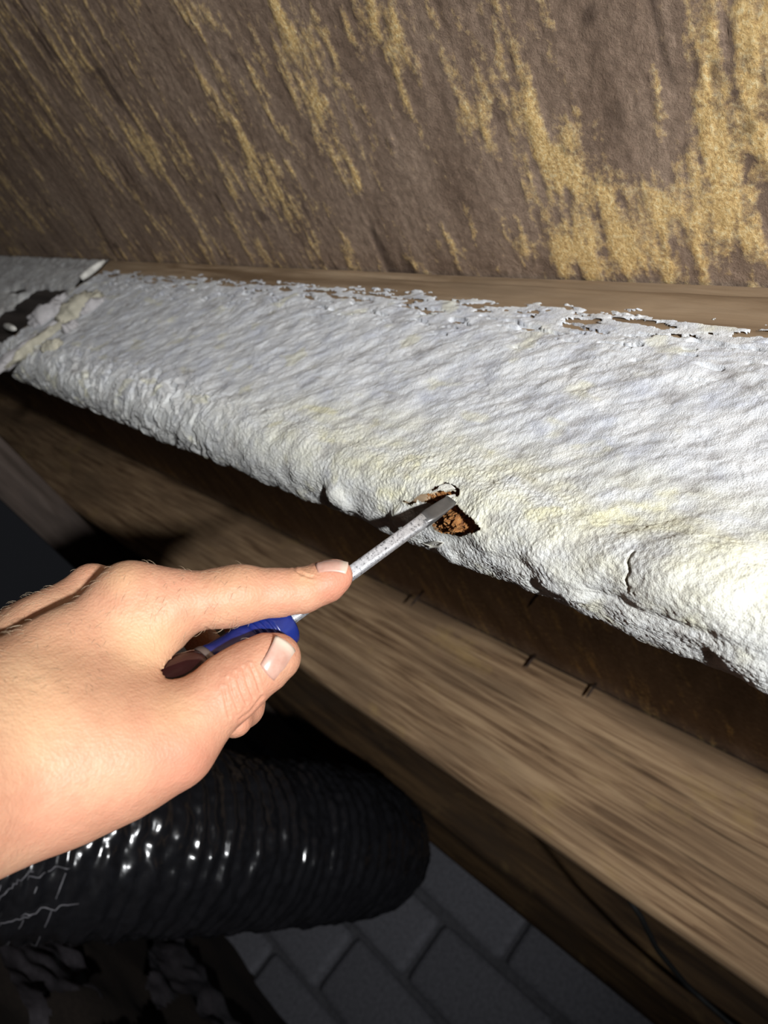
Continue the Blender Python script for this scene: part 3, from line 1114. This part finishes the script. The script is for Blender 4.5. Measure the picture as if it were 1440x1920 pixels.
def surface_nets(f, lo, h):
    s = f < 0
    a = np.zeros(np.array(f.shape) - 1, dtype=np.int8)
    for dx in (0, 1):
        for dy in (0, 1):
            for dz in (0, 1):
                a += s[dx:f.shape[0] - 1 + dx, dy:f.shape[1] - 1 + dy, dz:f.shape[2] - 1 + dz]
    idx = np.argwhere((a > 0) & (a < 8))
    lut = np.full(a.shape, -1, dtype=np.int32)
    lut[tuple(idx.T)] = np.arange(len(idx))
    acc = np.zeros((len(idx), 3))
    cnt = np.zeros(len(idx))
    C8 = [(x, y, z) for x in (0, 1) for y in (0, 1) for z in (0, 1)]
    val = {c: f[idx[:, 0] + c[0], idx[:, 1] + c[1], idx[:, 2] + c[2]] for c in C8}
    for c in C8:
        for ax_ in range(3):
            if c[ax_] == 0:
                d = list(c)
                d[ax_] = 1
                d = tuple(d)
                m = (val[c] < 0) != (val[d] < 0)
                t = val[c][m] / (val[c][m] - val[d][m])
                p = np.array(c, float)[None].repeat(m.sum(), 0)
                p[:, ax_] = t
                acc[m] += p
                cnt[m] += 1
    v = lo + h * (idx + acc / cnt[:, None])
    quads = []
    for ax_ in range(3):
        b, c = (ax_ + 1) % 3, (ax_ + 2) % 3
        s0 = [slice(None)] * 3
        s1 = [slice(None)] * 3
        s0[ax_] = slice(0, -1)
        s1[ax_] = slice(1, None)
        A, D = s[tuple(s0)], s[tuple(s1)]
        e = np.argwhere(A != D)
        ins = A[tuple(e.T)]
        ok = (e[:, b] > 0) & (e[:, c] > 0) & (e[:, b] < a.shape[b]) & (e[:, c] < a.shape[c]) & (e[:, ax_] < a.shape[ax_])
        e, ins = e[ok], ins[ok]

        def g(db, dc):
            k = e.copy()
            k[:, b] -= db
            k[:, c] -= dc
            return lut[tuple(k.T)]
        q = np.stack([g(1, 1), g(0, 1), g(0, 0), g(1, 0)], -1)
        q[~ins] = q[~ins][:, ::-1]
        quads.append(q)
    return v, np.concatenate(quads)


hv, hq = surface_nets(f, lo, VOX)
# smooth a little
nb = np.zeros((len(hv), 3))
for it in range(6):
    nb[:] = 0
    ct = np.zeros(len(hv))
    for i, j in ((0, 1), (1, 2), (2, 3), (3, 0)):
        np.add.at(nb, hq[:, i], hv[hq[:, j]])
        np.add.at(nb, hq[:, j], hv[hq[:, i]])
        np.add.at(ct, hq[:, i], 1)
        np.add.at(ct, hq[:, j], 1)
    lam = 0.5 if it % 2 == 0 else -0.52
    hv = hv + lam * (nb / ct[:, None] - hv)


def vnormals(v, q):
    n = np.cross(v[q[:, 2]] - v[q[:, 0]], v[q[:, 3]] - v[q[:, 1]])
    o_ = np.zeros_like(v)
    for k in range(4):
        np.add.at(o_, q[:, k], n)
    return o_ / (np.linalg.norm(o_, axis=1)[:, None] + 1e-12)


# refine the visible hand once so creases have geometry
def subdivide(v, q):
    e = np.concatenate([q[:, [0, 1]], q[:, [1, 2]], q[:, [2, 3]], q[:, [3, 0]]])
    es = np.sort(e, 1)
    u, inv = np.unique(es, axis=0, return_inverse=True)
    inv = inv.ravel()
    n, m = len(v), len(q)
    em = v[u].mean(1)
    fm = v[q].mean(1)
    ei = inv.reshape(4, m) + n
    fi = np.arange(m) + n + len(u)
    nv_ = np.vstack([v, em, fm])
    nq = np.concatenate([np.stack([q[:, k], ei[k], fi, ei[(k - 1) % 4]], -1) for k in range(4)])
    return nv_, nq


hv, hq = subdivide(hv, hq)
for it in range(4):
    nb = np.zeros((len(hv), 3))
    ct = np.zeros(len(hv))
    for i, j in ((0, 1), (1, 2), (2, 3), (3, 0)):
        np.add.at(nb, hq[:, i], hv[hq[:, j]])
        np.add.at(nb, hq[:, j], hv[hq[:, i]])
        np.add.at(ct, hq[:, i], 1)
        np.add.at(ct, hq[:, j], 1)
    lam = 0.5 if it % 2 == 0 else -0.5
    hv = hv + lam * (nb / ct[:, None] - hv)
hn = vnormals(hv, hq)
if (hn * (hv - hv.mean(0))).sum() < 0:
    hq = hq[:, ::-1]
    hn = -hn
hx, hy = 720 + FPX * hv[:, 0] / -hv[:, 2], 960 - FPX * hv[:, 1] / -hv[:, 2]
facing = (hn * -hv).sum(1) > 0
isfront = facing & (hv[:, 2] > -0.325)
disp = np.zeros(len(hv))


def crease(pts, depth, width):
    global disp
    d = polydist(hx, hy, pts)
    disp -= np.where(isfront, depth * np.exp(-(d / width) ** 2) - 0.45 * depth * np.exp(-((d - 2 * width) / (1.2 * width)) ** 2), 0)


for pts in [[(428, 1272), (434, 1300), (446, 1330)], [(442, 1262), (450, 1290), (462, 1318)], [(456, 1252), (465, 1285), (475, 1308)],
            [(470, 1248), (480, 1272), (488, 1296)], [(418, 1290), (424, 1320), (430, 1345)]]:
    crease(pts, 0.00045, 2.4)
for pts in [[(448, 1350), (470, 1334), (492, 1306)], [(560, 1072), (575, 1080), (588, 1082)], [(552, 1066), (566, 1078)], 
            [(386, 1178), (392, 1182)]]:
    crease(pts, 0.0004, 2.6)
# cushion of the index knuckle, tendon rise
for px, py, r_, a_ in [(232, 1080, 26, .0010), (600, 1066, 14, -.0006), (360, 1440, 40, .0008), (445, 1090, 35, .0006), (300, 1440, 50, .0006)]:
    disp += np.where(isfront, a_ * np.exp(-((hx - px) ** 2 + (hy - py) ** 2) / (2 * r_ * r_)), 0)
disp += 0.00012 * fbm(hv[:, 0] / 0.006 + hv[:, 2] / .009, hv[:, 1] / 0.006, 3, 601)
hv = hv + hn * disp[:, None]
red = np.zeros(len(hv))
yl_ = np.zeros(len(hv))
for px, py, r_, a_ in [(640, 1090, 45, .55), (560, 1110, 60, .3), (470, 1310, 40, .4), (330, 1430, 70, .5), (230, 1500, 60, .3), (390, 1350, 50, .3), (450, 1350, 25, .35), (520, 1200, 30, .3), (330, 1110, 60, .25), (100, 1540, 80, .25)]:
    red = np.maximum(red, a_ * np.exp(-((hx - px) ** 2 + (hy - py) ** 2) / (2 * r_ * r_)))
for px, py, r_, a_ in [(270, 1200, 50, .5), (230, 1085, 28, .4), (60, 1300, 90, .4), (430, 1085, 40, .25), (320, 1330, 40, .35), (570, 1085, 20, .4), (200, 1330, 80, .2)]:
    yl_ = np.maximum(yl_, a_ * np.exp(-((hx - px) ** 2 + (hy - py) ** 2) / (2 * r_ * r_)))
person = empty('person', tuple(W(P(30, 1400, .26))), 'person reaching in with a bare left hand and forearm holding the screwdriver', 'person')
hw = W(hv)
body = mesh_np('hand', hw, hq, SKIN, person, np.stack([red, yl_, 0 * red, 0 * red + 1], -1))

# nails of thumb and index finger: curved plates laid on the skin
bvh = BVHTree.FromPolygons([tuple(x) for x in hv], [tuple(int(k) for k in x) for x in hq])


def fingernail(base_px, tip_px, halfw, depth, dirn, label):
    """base and tip points of the nail at the given depth, dirn: direction (camera axes) looking at the nail"""
    b0, t0 = P(*base_px, depth), P(*tip_px, depth)
    dirn = np.array(dirn, float)
    dirn /= np.linalg.norm(dirn)
    al = t0 - b0
    al -= dirn * (al @ dirn)
    L = np.linalg.norm(al)
    al /= L
    ac = np.cross(al, dirn)
    n, m_ = 15, 13
    cl = []
    for i in range(n):
        p = b0 + al * (i / (n - 1) * L)
        r = bvh.ray_cast(Vector(p + dirn * 0.012), Vector(-dirn), 0.03)
        if r[0] is None:
            r = bvh.find_nearest(Vector(p))
        cl.append(np.array(r[0]))
    hgt = np.array([(c - b0) @ dirn for c in cl])
    hgt = np.polyval(np.polyfit(np.arange(n), hgt, 2), np.arange(n))
    pts = np.zeros((n, m_, 3))
    for i in range(n):
        for j in range(m_):
            u, v = i / (n - 1), j / (m_ - 1) * 2 - 1
            wv = halfw * (1 - 0.14 * (1 - u) ** 2)
            ext = L * u + 0.20 * L * (1 - v * v) * (u - 0.35) * 1.1
            t = v * 1.0
            rr = wv / math.sin(1.0)
            pts[i, j] = b0 + al * ext + dirn * (hgt[i] + 0.0003 + 0.0002 * u) + ac * rr * math.sin(t) - dirn * rr * (1 - math.cos(t)) * 0.9
    fe = np.repeat(np.linspace(0, 1, n)[:, None], m_, 1)
    fe = sstep(0.68, 0.92, fe)
    o = mesh_np('fingernail', W(pts.reshape(-1, 3)), gridquads(n, m_), NAIL, person, np.stack([fe, fe, fe, fe * 0 + 1], -1).reshape(-1, 4))
    md = o.modifiers.new('thick', 'SOLIDIFY')
    md.thickness = 0.0006
    md.offset = 0
    o['label'] = label
    return o


fingernail((500, 1256), (546, 1222), 0.0062, .276, (0.52, -0.30, 0.80), 'pale thumbnail')
fingernail((596, 1056), (644, 1043), 0.0050, .305, (-0.1, 0.95, 0.3), 'pink index fingernail')

# fine fair hairs on the back of the hand
HAIR = plain('hair_mat', (0.55, 0.42, 0.28), 0.5)
sel = np.where(isfront & (hx > -20) & (hx < 200) & (hy > 1070) & (hy < 1300) | (facing & (hy < 1200) & (hx < 470) & (hx > 0)))[0]
sel = rng.choice(sel, 420, replace=False)
HV, HQ = [], []
for s in sel:
    d = np.array([-0.25, -0.9, 0.0]) + rng.normal(0, .25, 3)
    d = d - hn[s] * (d @ hn[s])
    d /= np.linalg.norm(d)
    L = rng.uniform(.002, .0045)
    pts = np.array([hv[s] + d * L * k + hn[s] * (0.0009 * math.sin(k * 2.2) * L / .003) for k in (0, .35, .7, 1)])
    v_, q_ = tube(W(pts), [0.00006, 0.00005, 0.00004, 0.00001], 4, False)
    HQ.append(q_ + sum(len(x) for x in HV))
    HV.append(v_)
o = mesh_np('arm_hair', np.concatenate(HV), np.concatenate(HQ), HAIR, person)
o['kind'] = 'stuff'
